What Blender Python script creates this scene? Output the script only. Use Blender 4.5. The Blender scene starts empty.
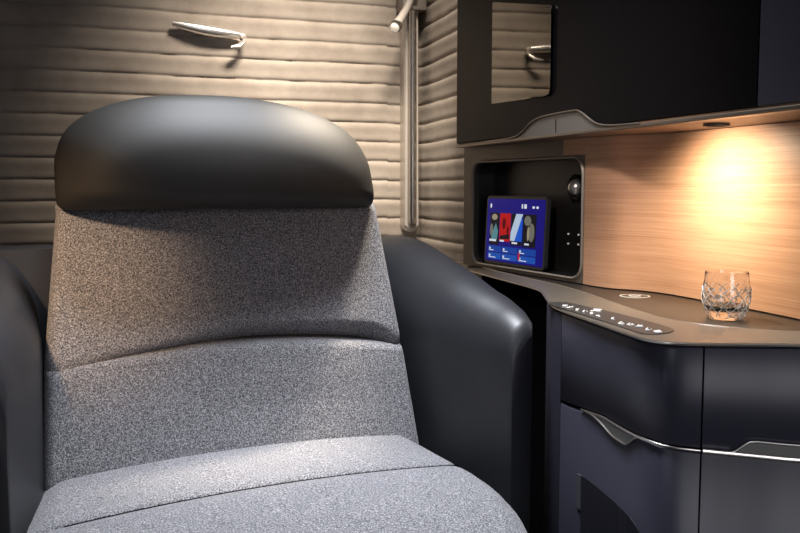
import bpy, bmesh, math, random
from mathutils import Vector, Matrix
PI = math.pi
scene = bpy.context.scene
C = scene.collection

# ------------------------------------------------------------------ camera, world, lights, exposure
cam_d = bpy.data.cameras.new('camera'); cam = bpy.data.objects.new('camera', cam_d); C.objects.link(cam)
cam.location = (0, 0, 1.0)
cam.rotation_euler = (math.radians(90 - 5.1), 0, math.radians(-15.5))
cam_d.sensor_width = 36; cam_d.lens = 900 / 800 * 36; cam_d.clip_start = .02
scene.camera = cam
scene.view_settings.view_transform = 'Standard'
scene.view_settings.look = 'None'
scene.view_settings.gamma = 1
scene.view_settings.use_curve_mapping = False
scene.view_settings.exposure = 0.0
w = bpy.data.worlds.new('world'); scene.world = w; w.use_nodes = True
w.node_tree.nodes['Background'].inputs[0].default_value = (.55, .58, .75, 1)
w.node_tree.nodes['Background'].inputs[1].default_value = .05


def aim(o, target):
    d = Vector(target) - o.location
    o.rotation_euler = d.to_track_quat('-Z', 'Y').to_euler()


def area(name, loc, target, sx, sy, power, col, spread=180):
    l = bpy.data.lights.new(name, 'AREA'); l.shape = 'RECTANGLE'; l.size = sx; l.size_y = sy
    l.energy = power; l.color = col; l.spread = math.radians(spread)
    o = bpy.data.objects.new(name, l); C.objects.link(o); o.location = loc; aim(o, target); return o


def spot(name, loc, target, power, col, ang, blend=.5, r=.02):
    l = bpy.data.lights.new(name, 'SPOT'); l.energy = power; l.color = col
    l.spot_size = math.radians(ang); l.spot_blend = blend; l.shadow_soft_size = r
    o = bpy.data.objects.new(name, l); C.objects.link(o); o.location = loc; aim(o, target); return o


area('cabin_ceiling_light', (.30, 1.42, 2.08), (.26, 1.30, .55), .4, .3, 11.5, (.90, .93, 1.0), 70)
area('aisle_light', (-.8, .0, 1.9), (.6, 1.2, .7), .4, .6, .8, (.86, .88, 1.0), 90)
area('added_front_panel', (.55, -.92, .95), (.75, 1.0, .65), .7, 1.1, 2.5, (.94, .93, 1.0), 80)  # added light behind the camera, gives the lower cabinet front its sheen
area('window_wall_wash', (.50, 1.95, 2.08), (.40, 2.64, .98), .4, .2, 6.8, (1.0, .86, .72), 60)
spot('reading_spot_corner', (.42, 1.95, 1.55), (.75, 2.62, 1.02), 18, (1.0, .86, .70), 36, 1, .05)
spot('reading_spot_seat', (-.50, .70, 1.45), (-.17, 1.52, .87), 90, (1.0, .66, .40), 25, 1, .05)
spot('reading_spot_headrest', (.60, 1.72, 1.78), (.345, 1.60, 1.10), 170, (1.0, .86, .68), 25, 1, .06)
spot('added_wood_spot', (-.25, .35, 1.75), (.85, 1.50, .95), 66, (1.0, .86, .78), 24, 1, .06)  # added spot to brighten the left of the wood, no fixture there
spot('cabinet_downlight_beam', (.750, 1.235, 1.087), (.885, 1.235, .91), 14, (1.0, .84, .62), 136, 1, .02)


# ------------------------------------------------------------------ materials
def mat(name, col, rough=.5, metal=0, spec=.5, coat=0, emit=None, estr=0, sheen=0):
    m = bpy.data.materials.new(name); m.use_nodes = True
    b = m.node_tree.nodes['Principled BSDF']
    b.inputs['Base Color'].default_value = (*col, 1); b.inputs['Roughness'].default_value = rough
    b.inputs['Metallic'].default_value = metal; b.inputs['Specular IOR Level'].default_value = spec
    b.inputs['Coat Weight'].default_value = coat; b.inputs['Sheen Weight'].default_value = sheen
    if emit:
        b.inputs['Emission Color'].default_value = (*emit, 1); b.inputs['Emission Strength'].default_value = estr
    return m


def nd(m, t, **k):
    n = m.node_tree.nodes.new(t)
    for a, v in k.items():
        if a in n.inputs: n.inputs[a].default_value = v
        else: setattr(n, a, v)
    return n


def ramp(m, pts):
    r = nd(m, 'ShaderNodeValToRGB'); e = r.color_ramp.elements
    while len(e) < len(pts): e.new(.5)
    for q, (p, c) in zip(e, pts): q.position = p; q.color = (*c, 1)
    return r


def noise_mat(m, scale, pts, detail=4, rough=.6, coord='Object', stretch=None, bump=0, dist=.001, bscale=None):
    L = m.node_tree.links; b = m.node_tree.nodes['Principled BSDF']
    tc = nd(m, 'ShaderNodeTexCoord'); src = tc.outputs[coord]
    if stretch:
        mp = nd(m, 'ShaderNodeMapping'); mp.inputs['Scale'].default_value = stretch
        L.new(src, mp.inputs[0]); src = mp.outputs[0]
    n = nd(m, 'ShaderNodeTexNoise', Scale=scale, Detail=detail, Roughness=rough); L.new(src, n.inputs['Vector'])
    r = ramp(m, pts); L.new(n.outputs['Fac'], r.inputs[0]); L.new(r.outputs[0], b.inputs['Base Color'])
    if bump:
        n2 = nd(m, 'ShaderNodeTexNoise', Scale=bscale or scale, Detail=3); L.new(src, n2.inputs['Vector'])
        bp = nd(m, 'ShaderNodeBump', Strength=bump, Distance=dist); L.new(n2.outputs['Fac'], bp.inputs['Height'])
        L.new(bp.outputs[0], b.inputs['Normal'])
    return m


M_fabric = noise_mat(mat('tweed_fabric', (.2, .2, .2), .95, spec=.15, sheen=.15), 440,
                     [(.36, (.028, .028, .032)), (.50, (.13, .13, .14)), (.65, (.36, .355, .365))], 3, .75, bump=.7, dist=.0015)
M_leather = noise_mat(mat('dark_leather', (.03, .03, .03), .60, spec=.32), 8,
                      [(.3, (.019, .0175, .015)), (.7, (.024, .022, .019))], 3, bump=.12, dist=.0006, bscale=260)
M_arm = noise_mat(mat('arm_leather', (.03, .032, .037), .42, spec=.38), 8,
                  [(.3, (.017, .018, .021)), (.7, (.022, .023, .027))], 3, bump=.10, dist=.0006, bscale=260)
M_wall = noise_mat(mat('pleated_suede', (.4, .3, .22), .8, spec=.2, sheen=.05), 7,
                   [(.3, (.27, .235, .20)), (.7, (.40, .355, .305))], 6, .65, bump=.25, dist=.003, bscale=40)
M_groove = mat('stitch_dark', (.03, .022, .016), .9)
M_navy = mat('navy_lacquer', (.026, .026, .039), .38, spec=.4)
M_black = mat('black_lacquer', (.005, .0045, .005), .26, spec=.03)
M_void = mat('matte_black', (.005, .005, .006), .8, spec=.0)
M_niche = mat('niche_black', (.012, .011, .011), .35)
M_mirror = mat('mirror_glass', (.10, .09, .075), .03, 1)
M_bronze = mat('bronze_metal', (.20, .165, .13), .38, .75)
M_bronze_d = mat('bronze_panel', (.13, .105, .082), .42, .35)
M_top = noise_mat(mat('bronze_worktop', (.15, .12, .09), .40, .5), 3,
                  [(.3, (.042, .034, .025)), (.7, (.052, .042, .032))], 3)
M_band = mat('bronze_band', (.15, .125, .095), .40, .5)
M_strip = mat('control_strip_dark', (.045, .04, .035), .35, .2)
M_white = mat('white_symbol', (.8, .78, .74), .5, emit=(.9, .87, .8), estr=.15)
M_steel = mat('satin_steel', (.55, .52, .48), .28, 1)
M_chrome = mat('chrome', (.85, .83, .80), .3, .85)
M_rail = mat('rail_steel', (.62, .58, .53), .42, .5)
M_raild = mat('rail_channel', (.30, .27, .24), .45, .5)
M_carpet = noise_mat(mat('carpet', (.03, .03, .04), .95), 300, [(.35, (.015, .015, .02)), (.7, (.06, .06, .075))], bump=.5)
M_ceil = mat('cabin_panel', (.16, .15, .15), .6)
M_glass = mat('clear_crystal', (1, 1, 1), 0.0); M_glass.node_tree.nodes['Principled BSDF'].inputs['Transmission Weight'].default_value = 1
M_glass.node_tree.nodes['Principled BSDF'].inputs['IOR'].default_value = 1.48
M_cut = mat('frosted_cut', (1, .98, .95), .3); M_cut.node_tree.nodes['Principled BSDF'].inputs['Transmission Weight'].default_value = .6
M_inlay = mat('pale_inlay', (.42, .40, .36), .5)
M_lamp = mat('lamp_glow', (1, 1, 1), .4, emit=(1.0, .86, .66), estr=6)
M_blackgl = mat('black_gloss', (.01, .01, .01), .12)


def wood_mat():
    m = mat('striped_veneer', (.4, .25, .13), .42, spec=.4)
    L = m.node_tree.links; b = m.node_tree.nodes['Principled BSDF']
    tc = nd(m, 'ShaderNodeTexCoord')
    outs = []
    for st, sc, det in (((1.0, 110, 1), 3.0, 5), ((.5, 16, 1), 3.0, 3), ((3.0, 210, 1), 3.0, 2)):
        mp = nd(m, 'ShaderNodeMapping'); mp.inputs['Scale'].default_value = st
        n = nd(m, 'ShaderNodeTexNoise', Scale=sc, Detail=det, Roughness=.6)
        L.new(tc.outputs['UV'], mp.inputs[0]); L.new(mp.outputs[0], n.inputs['Vector']); outs.append(n.outputs['Fac'])
    a = nd(m, 'ShaderNodeMix'); a.inputs[0].default_value = .35; L.new(outs[0], a.inputs[2]); L.new(outs[1], a.inputs[3])
    c = nd(m, 'ShaderNodeMix'); c.inputs[0].default_value = .3; L.new(a.outputs[0], c.inputs[2]); L.new(outs[2], c.inputs[3])
    r = ramp(m, [(.34, (.35, .18, .105)), (.48, (.46, .255, .15)), (.56, (.52, .30, .185)), (.68, (.59, .365, .235))])
    L.new(c.outputs[0], r.inputs[0]); L.new(r.outputs[0], b.inputs['Base Color'])
    bp = nd(m, 'ShaderNodeBump', Strength=.08, Distance=.0005); L.new(outs[2], bp.inputs['Height']); L.new(bp.outputs[0], b.inputs['Normal'])
    return m


M_wood = wood_mat()


# ------------------------------------------------------------------ helpers
def obj(name, bm, m, parent=None, smooth=True, angle=40):
    me = bpy.data.meshes.new(name); bmesh.ops.recalc_face_normals(bm, faces=bm.faces[:]); bm.to_mesh(me); bm.free()
    for mm in (m if isinstance(m, (list, tuple)) else [m]): me.materials.append(mm)
    if smooth:
        me.shade_smooth()
        if angle: me.set_sharp_from_angle(angle=math.radians(angle))
    o = bpy.data.objects.new(name, me); C.objects.link(o)
    if parent: o.parent = parent
    return o


def tag(o, label, cat, group=None):
    o['label'] = label; o['category'] = cat
    if group: o['group'] = group
    return o


def thing(name, label, cat, loc=(0, 0, 0), rz=0, group=None):
    o = bpy.data.objects.new(name, None); C.objects.link(o); o.location = loc; o.rotation_euler = (0, 0, rz)
    o.empty_display_size = .05
    return tag(o, label, cat, group)


def off(o, root):  # meshes are written in world coordinates; put them under a root that is not at the origin
    o.matrix_parent_inverse = root.matrix_basis.inverted() if False else Matrix.LocRotScale(root.location, root.rotation_euler, None).inverted()
    return o


def wobj(name, bm, m, root, **k):
    return off(obj(name, bm, m, root, **k), root)


def grid(bm, fn, nu, nv, wrap=False, uv=None):
    V = [[bm.verts.new(fn(i, j)) for i in range(nu)] for j in range(nv)]
    fs = []
    for j in range(nv - 1):
        for i in range(nu if wrap else nu - 1):
            a, b_, c, d = V[j][i], V[j][(i + 1) % nu], V[j + 1][(i + 1) % nu], V[j + 1][i]
            f = bm.faces.new((a, b_, c, d)); fs.append(f)
            if uv:
                l = bm.loops.layers.uv.verify()
                for lp, (ii, jj) in zip(f.loops, ((i, j), (i + 1, j), (i + 1, j + 1), (i, j + 1))): lp[l].uv = uv(ii, jj)
    return V


def box(bm, lo, hi, bev=0, seg=2):
    r = bmesh.ops.create_cube(bm, size=1); vs = r['verts']
    for v in vs: v.co = Vector([(lo[k] + hi[k]) / 2 + v.co[k] * (hi[k] - lo[k]) for k in range(3)])
    if bev:
        es = list({e for v in vs for e in v.link_edges})
        bmesh.ops.bevel(bm, geom=es, offset=bev, segments=seg, affect='EDGES', profile=.5)


def tube(bm, pts, r, n=12, cap=True, flat=1.0):
    pts = [Vector(p) for p in pts]; rings = []
    rr = r if isinstance(r, (list, tuple)) else [r] * len(pts)
    up = None
    for k, p in enumerate(pts):
        t = (pts[min(k + 1, len(pts) - 1)] - pts[max(k - 1, 0)]).normalized()
        if up is None: up = Vector((0, 0, 1)) if abs(t.z) < .9 else Vector((1, 0, 0))
        a = t.cross(up).normalized(); b = a.cross(t).normalized(); up = b
        rings.append([bm.verts.new(p + a * math.cos(2 * PI * i / n) * rr[k] + b * math.sin(2 * PI * i / n) * rr[k] * flat) for i in range(n)])
    for q in range(len(rings) - 1):
        for i in range(n): bm.faces.new((rings[q][i], rings[q][(i + 1) % n], rings[q + 1][(i + 1) % n], rings[q + 1][i]))
    if cap:
        bm.faces.new(rings[0][::-1]); bm.faces.new(rings[-1])


def lathe(bm, prof, c, n=48, axis=None, cap=True):
    q = Vector((0, 0, 1)).rotation_difference(Vector(axis).normalized()) if axis else None
    rings = []
    for r, z in prof:
        ring = []
        for i in range(n):
            p = Vector((r * math.cos(2 * PI * i / n), r * math.sin(2 * PI * i / n), z))
            if q: p = q @ p
            ring.append(bm.verts.new(p + Vector(c)))
        rings.append(ring)
    for k in range(len(rings) - 1):
        for i in range(n): bm.faces.new((rings[k][i], rings[k][(i + 1) % n], rings[k + 1][(i + 1) % n], rings[k + 1][i]))
    if cap: bm.faces.new(rings[0][::-1]); bm.faces.new(rings[-1])
    else:
        for i in range(n): bm.faces.new((rings[-1][i], rings[-1][(i + 1) % n], rings[0][(i + 1) % n], rings[0][i]))


class Path:
    """smooth plan path, walls are built along it"""
    def __init__(s, pts, smooth=True, step=.01):
        P = [Vector((x, y, 0)) for x, y in pts]
        out = []
        for k in range(len(P) - 1):
            p0 = P[max(k - 1, 0)]; p1 = P[k]; p2 = P[k + 1]; p3 = P[min(k + 2, len(P) - 1)]
            n = max(1, int((p2 - p1).length / step))
            for q in range(n):
                t = q / n
                if smooth:
                    # centripetal-like: limited tangents
                    l = (p2 - p1).length
                    m1 = ((p2 - p0).normalized() if k else (p2 - p1).normalized()) * l
                    m2 = ((p3 - p1).normalized() if k + 2 < len(P) else (p2 - p1).normalized()) * l
                    h = (2 * t**3 - 3 * t**2 + 1) * p1 + (t**3 - 2 * t**2 + t) * m1 + (-2 * t**3 + 3 * t**2) * p2 + (t**3 - t**2) * m2
                    out.append(h)
                else: out.append(p1.lerp(p2, t))
        out.append(P[-1]); s.p = out; s.d = [0]
        for a, b in zip(out, out[1:]): s.d.append(s.d[-1] + (b - a).length)
        s.L = s.d[-1]

    def at(s, d, z=0, o=0):
        d = min(max(d, 0), s.L); k = 0
        while k < len(s.d) - 2 and s.d[k + 1] < d: k += 1
        a, b = s.p[k], s.p[k + 1]; t = (d - s.d[k]) / max(1e-9, s.d[k + 1] - s.d[k])
        n0 = s.nrm(k); n1 = s.nrm(k + 1); n = n0.lerp(n1, t).normalized()
        q = a.lerp(b, t) + n * o
        return Vector((q.x, q.y, z))

    def nrm(s, k):
        t = (s.p[min(k + 1, len(s.p) - 1)] - s.p[max(k - 1, 0)]).normalized()
        return Vector((t.y, -t.x, 0))     # to the right of travel

    def near(s, x, y):
        q = Vector((x, y, 0)); return s.d[min(range(len(s.p)), key=lambda k: (s.p[k] - q).length)]


def slab(bm, path, d0, d1, z0, z1, thick, o=0, n=None, bev=.0, uv=False):
    """wall along path from d0 to d1; outer face at offset o, inner at o-thick*sign"""
    n = n or max(2, int((d1 - d0) / .012)) + 1
    prof = [(o, z0 + bev), (o, z1 - bev), (o + math.copysign(bev, thick), z1), (o + thick, z1), (o + thick, z0), (o + math.copysign(bev, thick), z0)] if bev else [(o, z0), (o, z1), (o + thick, z1), (o + thick, z0)]
    rings = []
    for i in range(n):
        d = d0 + (d1 - d0) * i / (n - 1)
        rings.append([bm.verts.new(path.at(d, z, oo)) for oo, z in prof])
    m = len(prof); l = bm.loops.layers.uv.verify() if uv else None
    for i in range(n - 1):
        for j in range(m):
            f = bm.faces.new((rings[i][j], rings[i + 1][j], rings[i + 1][(j + 1) % m], rings[i][(j + 1) % m]))
            if uv:
                for lp, (ii, jj) in zip(f.loops, ((i, j), (i + 1, j), (i + 1, (j + 1) % m), (i, (j + 1) % m))):
                    lp[l].uv = (d0 + (d1 - d0) * ii / (n - 1) + .003 * (jj > 1), prof[jj][1])
    bm.faces.new(rings[0][::-1]); bm.faces.new(rings[-1])


def plate(bm, path, pts, o0, o1):
    """polygon (d,z) laid on a path's surface between offsets"""
    A = [bm.verts.new(path.at(d, z, o0)) for d, z in pts]; B = [bm.verts.new(path.at(d, z, o1)) for d, z in pts]
    n = len(pts)
    bm.faces.new(A); bm.faces.new(B[::-1])
    for i in range(n): bm.faces.new((A[i], B[i], B[(i + 1) % n], A[(i + 1) % n]))


def rrect(x0, x1, z0, z1, r, n=6):
    o = []
    for cx, cz, a0 in ((x1 - r, z1 - r, 0), (x0 + r, z1 - r, 90), (x0 + r, z0 + r, 180), (x1 - r, z0 + r, 270)):
        for k in range(n + 1):
            a = math.radians(a0 + 90 * k / n); o.append((cx + r * math.cos(a), cz + r * math.sin(a)))
    return o


def extr(bm, pts, y0, y1, f=lambda x, y, z: (x, y, z)):
    A = [bm.verts.new(f(x, y0, z)) for x, z in pts]; B = [bm.verts.new(f(x, y1, z)) for x, z in pts]
    n = len(pts); bm.faces.new(A); bm.faces.new(B[::-1])
    for i in range(n): bm.faces.new((A[i], B[i], B[(i + 1) % n], A[(i + 1) % n]))


def ease(t): t = min(1, max(0, t)); return t * t * (3 - 2 * t)


def interp(tab, x):
    if x <= tab[0][0]: return tab[0][1]
    for (a, fa), (b, fb) in zip(tab, tab[1:]):
        if x <= b: return fa + (fb - fa) * (x - a) / (b - a)
    return tab[-1][1]


def catmull(pts, n=8):
    P = [Vector(p) for p in pts]; out = []
    for k in range(len(P) - 1):
        p0 = P[max(k - 1, 0)]; p1 = P[k]; p2 = P[k + 1]; p3 = P[min(k + 2, len(P) - 1)]
        for q in range(n):
            t = q / n
            out.append(.5 * ((2 * p1) + (p2 - p0) * t + (2 * p0 - 5 * p1 + 4 * p2 - p3) * t * t + (3 * p1 - p0 - 3 * p2 + p3) * t**3))
    out.append(P[-1]); return out


# ------------------------------------------------------------------ structure
def struct(name, bm, m, **k):
    o = obj(name, bm, m, **k); o['kind'] = 'structure'; return o


bm = bmesh.new(); box(bm, (-1.7, -1.0, -.04), (1.25, 3.0, 0)); struct('floor', bm, M_carpet, smooth=False)
bm = bmesh.new(); box(bm, (-1.7, -1.0, 2.12), (1.25, 3.0, 2.16)); struct('ceiling', bm, M_ceil, smooth=False)

PL = .0575; Z0 = 1.477


def pleat(z, s, seed):
    zz = z + .0012 * math.sin(s * 7 + seed) + .0007 * math.sin(s * 17 + seed * 2 + round((z - Z0) / PL) * 1.7) + .0003 * math.sin(s * 61 + round((z - Z0) / PL) * 2.9)
    t = ((zz - Z0) / PL) % 1.0
    h = (1 - abs(2 * t - 1) ** 4) ** .6 if 0 < t < 1 else 0
    # rolls hang a little: fullest just below the middle
    h *= 1 + .12 * math.cos(2 * PI * t + .9)
    return .0095 * max(0, h)


def pleated(name, path, d0, d1, z0, z1, seed, ds=.012):
    bm = bmesh.new(); nz = int((z1 - z0) / PL * 22); n = int((d1 - d0) / ds) + 1
    zs = [z0 + (z1 - z0) * j / nz for j in range(nz + 1)]
    def fn(i, j):
        d = d0 + (d1 - d0) * i / (n - 1); return path.at(d, zs[j], pleat(zs[j], d, seed))
    V = grid(bm, fn, n, nz + 1)
    m = 0
    bk = [bm.verts.new(path.at(d0 + (d1 - d0) * i / (n - 1), z0, -.03)) for i in range(n)]
    bt = [bm.verts.new(path.at(d0 + (d1 - d0) * i / (n - 1), z1, -.03)) for i in range(n)]
    for i in range(n - 1):
        bm.faces.new((bk[i], bk[i + 1], bt[i + 1], bt[i]))
        bm.faces.new((V[0][i], V[0][i + 1], bk[i + 1], bk[i])); bm.faces.new((V[-1][i], V[-1][i + 1], bt[i + 1], bt[i]))
    return struct(name, bm, M_wall, angle=0)


wall_path = Path([(-1.7, 2.42), (-.38, 2.56), (.70, 2.674)], smooth=False)
pleated('wall_back', wall_path, 0, wall_path.L, .45, 2.12, .4)
side_path = Path([(.70, 2.674), (.790, 2.682), (.803, 2.679), (.811, 2.669), (.814, 2.645), (.815, 2.30), (.815, 2.09)])
pleated('wall_right', side_path, 0, side_path.L, .45, 2.12, .9, ds=.008)
bm = bmesh.new(); box(bm, (-1.7, 2.60, 0), (.86, 2.98, .45)); struct('wall_lower', bm, M_ceil, smooth=False)

# ------------------------------------------------------------------ seat (local: x right, -y front, z up)
SEAT = thing('lounge_seat', 'grey tweed armchair suite seat with black leather headrest and wraparound arms', 'seat', (.167, 1.474, 0), math.radians(10.5))


def edge(d, r):  # rounding profile 0..1, d = distance from the edge
    if d >= r: return 1.0
    return math.sqrt(max(0, 1 - (1 - d / r) ** 2))


def samples(n, L, r):  # samples 0..L dense near the edges
    k = 9; a = [r * (1 - math.cos(PI / 2 * i / k)) for i in range(k)]
    mid = [r + (L - 2 * r) * i / n for i in range(n + 1)]
    return a + mid + [L - x for x in a[::-1]]


def pad(name, base, nrm, Lu, Ls, r, T, m, parent, nu=50, ns=40, back=.5, extra=None):
    """puffed panel: base(u,s) back surface position, nrm direction of swelling, T thickness"""
    U = samples(nu, Lu, r); S = samples(ns, Ls, r); bm = bmesh.new()
    def h(u, s): return edge(min(u, Lu - u), r) * edge(min(s, Ls - s), r)
    def fr(i, j):
        u, s = U[i], S[j]; e = extra(u, s) if extra else 0
        return Vector(base(u, s)) + Vector(nrm) * (T * h(u, s) + e)
    def bk(i, j):
        u, s = U[i], S[j]; return Vector(base(u, s)) - Vector(nrm) * (T * back * h(u, s) + .0003)
    A = grid(bm, fr, len(U), len(S)); B = grid(bm, bk, len(U), len(S))
    nU, nS = len(U), len(S)
    ring = [(i, 0) for i in range(nU)] + [(nU - 1, j) for j in range(1, nS)] + [(i, nS - 1) for i in range(nU - 2, -1, -1)] + [(0, j) for j in range(nS - 2, 0, -1)]
    for q in range(len(ring)):
        (i, j), (k, l) = ring[q], ring[(q + 1) % len(ring)]
        bm.faces.new((A[j][i], A[l][k], B[l][k], B[j][i]))
    return obj(name, bm, m, parent, angle=0)


BX0, BX1 = -.336, .303       # back panel extents
def back_y(z): return .350 * (z - .55)
def crease(x): return .736 - .26 * (x + .02) ** 2
def hx(x, z):
    t = (x - BX0) / (BX1 - BX0); l = interp([(.50, -.337), (.55, -.336), (.73, -.322), (.955, -.291)], z); r = interp([(.50, .304), (.55, .303), (.73, .298), (.955, .286)], z)
    return l + (r - l) * t
def half(z): return 1 - .035 * ease((z - .55) / .42)

# lumbar (lower) panel, z .50 .. crease
T_ = .030
def lb(u, s):
    x = BX0 + u; f = s / .235; z = .50 + f * (crease(x) - .50); xx = hx(x, z); return (xx, back_y(z) + T_, z)
pad('lumbar_cushion', lb, (0, -1, 0), BX1 - BX0, .235, .016, T_, M_fabric, SEAT, back=.1,
    extra=lambda u, s: .006 * ease((s - .12) / .08) * math.sin(PI * min(1, max(0, u / .64))) * ease((u - .1) / .3) + T_ * .85 * (1 - ease((u / .64 - .02) / .35)) * (1 - edge(.235 - s, .016)) * edge(min(u, BX1 - BX0 - u), .016))
# upper panel, crease .. z 1.00
def ub(u, s):
    x = BX0 + u; f = s / .29; z = crease(x) - .006 + f * (.975 - crease(x)); xx = hx(x, z); return (xx, back_y(z) + T_, z)
def uex(u, s):
    x = u / .64
    a = ease((x - .25) / .3) * (1 - ease((x - .9) / .1)); b_ = .3 + .7 * a
    hgt = .028 + .022 * a
    fill = .85 * (1 - ease((x - .02) / .35)) + .5 * ease((x - .86) / .12)
    return (-.034 * b_ * (1 - ease(s / hgt)) * (1 - fill) if s < hgt else 0) + T_ * fill * (1 - edge(s, .020)) * edge(min(u, BX1 - BX0 - u), .02)
pad('back_cushion', ub, (0, -1, 0), BX1 - BX0, .29, .020, T_, M_fabric, SEAT, back=.1, extra=uex, ns=60)
# upholstered shell behind the cushions
bm = bmesh.new()
pts = []
def shell(i, j):
    z = .30 + .63 * j / 12; t = -1 + 2 * i / 24
    x = -.006 + t * (.29 - .05 * (z - .30)); y = back_y(z) + .032 + .0 * abs(t)
    return (x, y, z)
A = grid(bm, shell, 25, 13)
B = grid(bm, lambda i, j: Vector(shell(i, j)) + Vector((0, .10 * edge(min(i, 24 - i) / 24, .2) * 1.0 + .01, 0)), 25, 13)
for j in range(12):
    for i in (0, 24): bm.faces.new((A[j][i], A[j + 1][i], B[j + 1][i], B[j][i]))
for i in range(24):
    for j in (0, 12): bm.faces.new((A[j][i], A[j][i + 1], B[j][i + 1], B[j][i]))
obj('backrest_shell', bm, M_leather, SEAT, angle=50)

# headrest
HR = [(-.294, .966), (-.296, 1.0), (-.291, 1.050), (-.273, 1.092), (-.228, 1.125), (-.155, 1.146), (-.07, 1.153), (.03, 1.151), (.130, 1.134), (.208, 1.102), (.250, 1.055), (.266, 1.00), (.272, .966)]
def headrest():
    top = [(p.x, p.y) for p in catmull([(x, z, 0) for x, z in HR], 10)]
    x0, x1, zb = top[0][0] + .0015, top[-1][0], .961
    tx = []
    for x, z in top:                                # single valued crest line
        if not tx or x > tx[-1][0] + 1e-5: tx.append((x, z))
    def dist(x, z):
        best = 9
        for (ax_, az), (bx, bz) in zip(top, top[1:]):
            vx, vz = bx - ax_, bz - az; L2 = vx * vx + vz * vz + 1e-12
            q = max(0, min(1, ((x - ax_) * vx + (z - az) * vz) / L2))
            best = min(best, math.hypot(x - ax_ - q * vx, z - az - q * vz))
        return best
    n = 90; m = 44; bm = bmesh.new()
    X = [(x0 + x1) / 2 - (x1 - x0) / 2 * math.cos(PI * i / n) for i in range(n + 1)]
    S_ = [.5 - .5 * math.cos(PI * j / m) for j in range(m + 1)]
    def pos(i, j, front):
        x = X[i]; zt = interp(tx, x); e_ = min(x - x0, x1 - x); zb_ = zb + .016 * (1 - edge(e_, .016)); z = zb_ + S_[j] * (zt - zb_)
        d = 0 if j == m or i in (0, n) else dist(x, z); db = z - zb_
        cc = 2 * (x + .018) / .56
        bend = .045 * abs(cc) ** 2.6
        h = edge(d, .095) ** .9 * (edge(db, .03) if j else 0)
        if j == 0: h = 0
        y0 = .098 + bend + .10 * (z - .966)
        if front: return Vector((x, y0 - .062 * h - .018 * math.sin(PI * min(1, db / .17)) * h, z))
        return Vector((x, y0 + .045 * h + .0004, z))
    A = grid(bm, lambda i, j: pos(i, j, 1), n + 1, m + 1); B = grid(bm, lambda i, j: pos(i, j, 0), n + 1, m + 1)
    ring = [(i, 0) for i in range(n + 1)] + [(n, j) for j in range(1, m + 1)] + [(i, m) for i in range(n - 1, -1, -1)] + [(0, j) for j in range(m - 1, 0, -1)]
    for q in range(len(ring)):
        (i, j), (k, l) = ring[q], ring[(q + 1) % len(ring)]
        bm.faces.new((A[j][i], A[l][k], B[l][k], B[j][i]))
    return obj('headrest', bm, M_leather, SEAT, angle=0)
headrest()

# seat cushion
def cushion():
    bm = bmesh.new()
    def left(y): return interp([(-.62, -.44), (-.18, -.388), (0, -.352), (.1, -.34)], y)
    def right(y): return interp([(-.62, .17), (-.47, .235), (-.38, .272), (-.3, .290), (-.18, .302), (0, .300), (.1, .29)], y)
    ys = [.085 - .0 + 0.0] ; y = .085
    while y > -.60:
        st = .02
        ysm = -.180
        if abs(y - ysm) < .03: st = .0028
        y -= st; ys.append(y)
    r = .050; T = .15; nu = 60
    def seam(x): return -.180 - .004 * math.cos((x + .02) * 3)
    rings = []
    for y in ys:
        l, rr_ = left(y), right(y); W = rr_ - l
        fe = edge(y + .61, .09)
        row = []
        for u in samples(nu, W, r):
            x = l + u; e = edge(min(u, W - u), r)
            crown = .018 * (1 - ((x + .02) / .34) ** 2) * 1.0
            if y < -.18: crown = crown + .004 * ease((-.18 - y) / .05) - .05 * ease((-.30 - y) / .3) ** 1.0 * .5
            d = (y - seam(x))
            g = -.009 * math.exp(-(d / .0032) ** 2) - .003 * math.exp(-(d / .012) ** 2)
            z = .55 - r + (r + max(crown, -.05) + g) * e * 1.0 - (1 - fe) * .09
            row.append(bm.verts.new((x, y, z)))
        rings.append(row)
    n = len(rings[0])
    for a, b in zip(rings, rings[1:]):
        for i in range(n - 1): bm.faces.new((a[i], a[i + 1], b[i + 1], b[i]))
    # sides and bottom
    low = []
    for k, y in enumerate(ys): low.append((bm.verts.new((rings[k][0].co.x + .006, y, .41)), bm.verts.new((rings[k][-1].co.x - .006, y, .41))))
    for k in range(len(ys) - 1):
        bm.faces.new((rings[k][0], rings[k + 1][0], low[k + 1][0], low[k][0]))
        bm.faces.new((rings[k][-1], rings[k + 1][-1], low[k + 1][1], low[k][1]))
        bm.faces.new((low[k][0], low[k + 1][0], low[k + 1][1], low[k][1]))
    bm.faces.new(rings[0] + [low[0][1], low[0][0]]); bm.faces.new(rings[-1][::-1] + [low[-1][0], low[-1][1]])
    o = obj('seat_cushion', bm, M_fabric, SEAT, angle=60)
    bm = bmesh.new()
    for dx in (0,):
        tube(bm, [(x, seam(x), .55 + .018 * (1 - ((x + .02) / .34) ** 2) - .0045) for x in [(-.325 + .6 * k / 30) for k in range(31)]], .0018, 6)
    obj('seam_piping', bm, M_void, o)
cushion()

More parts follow.
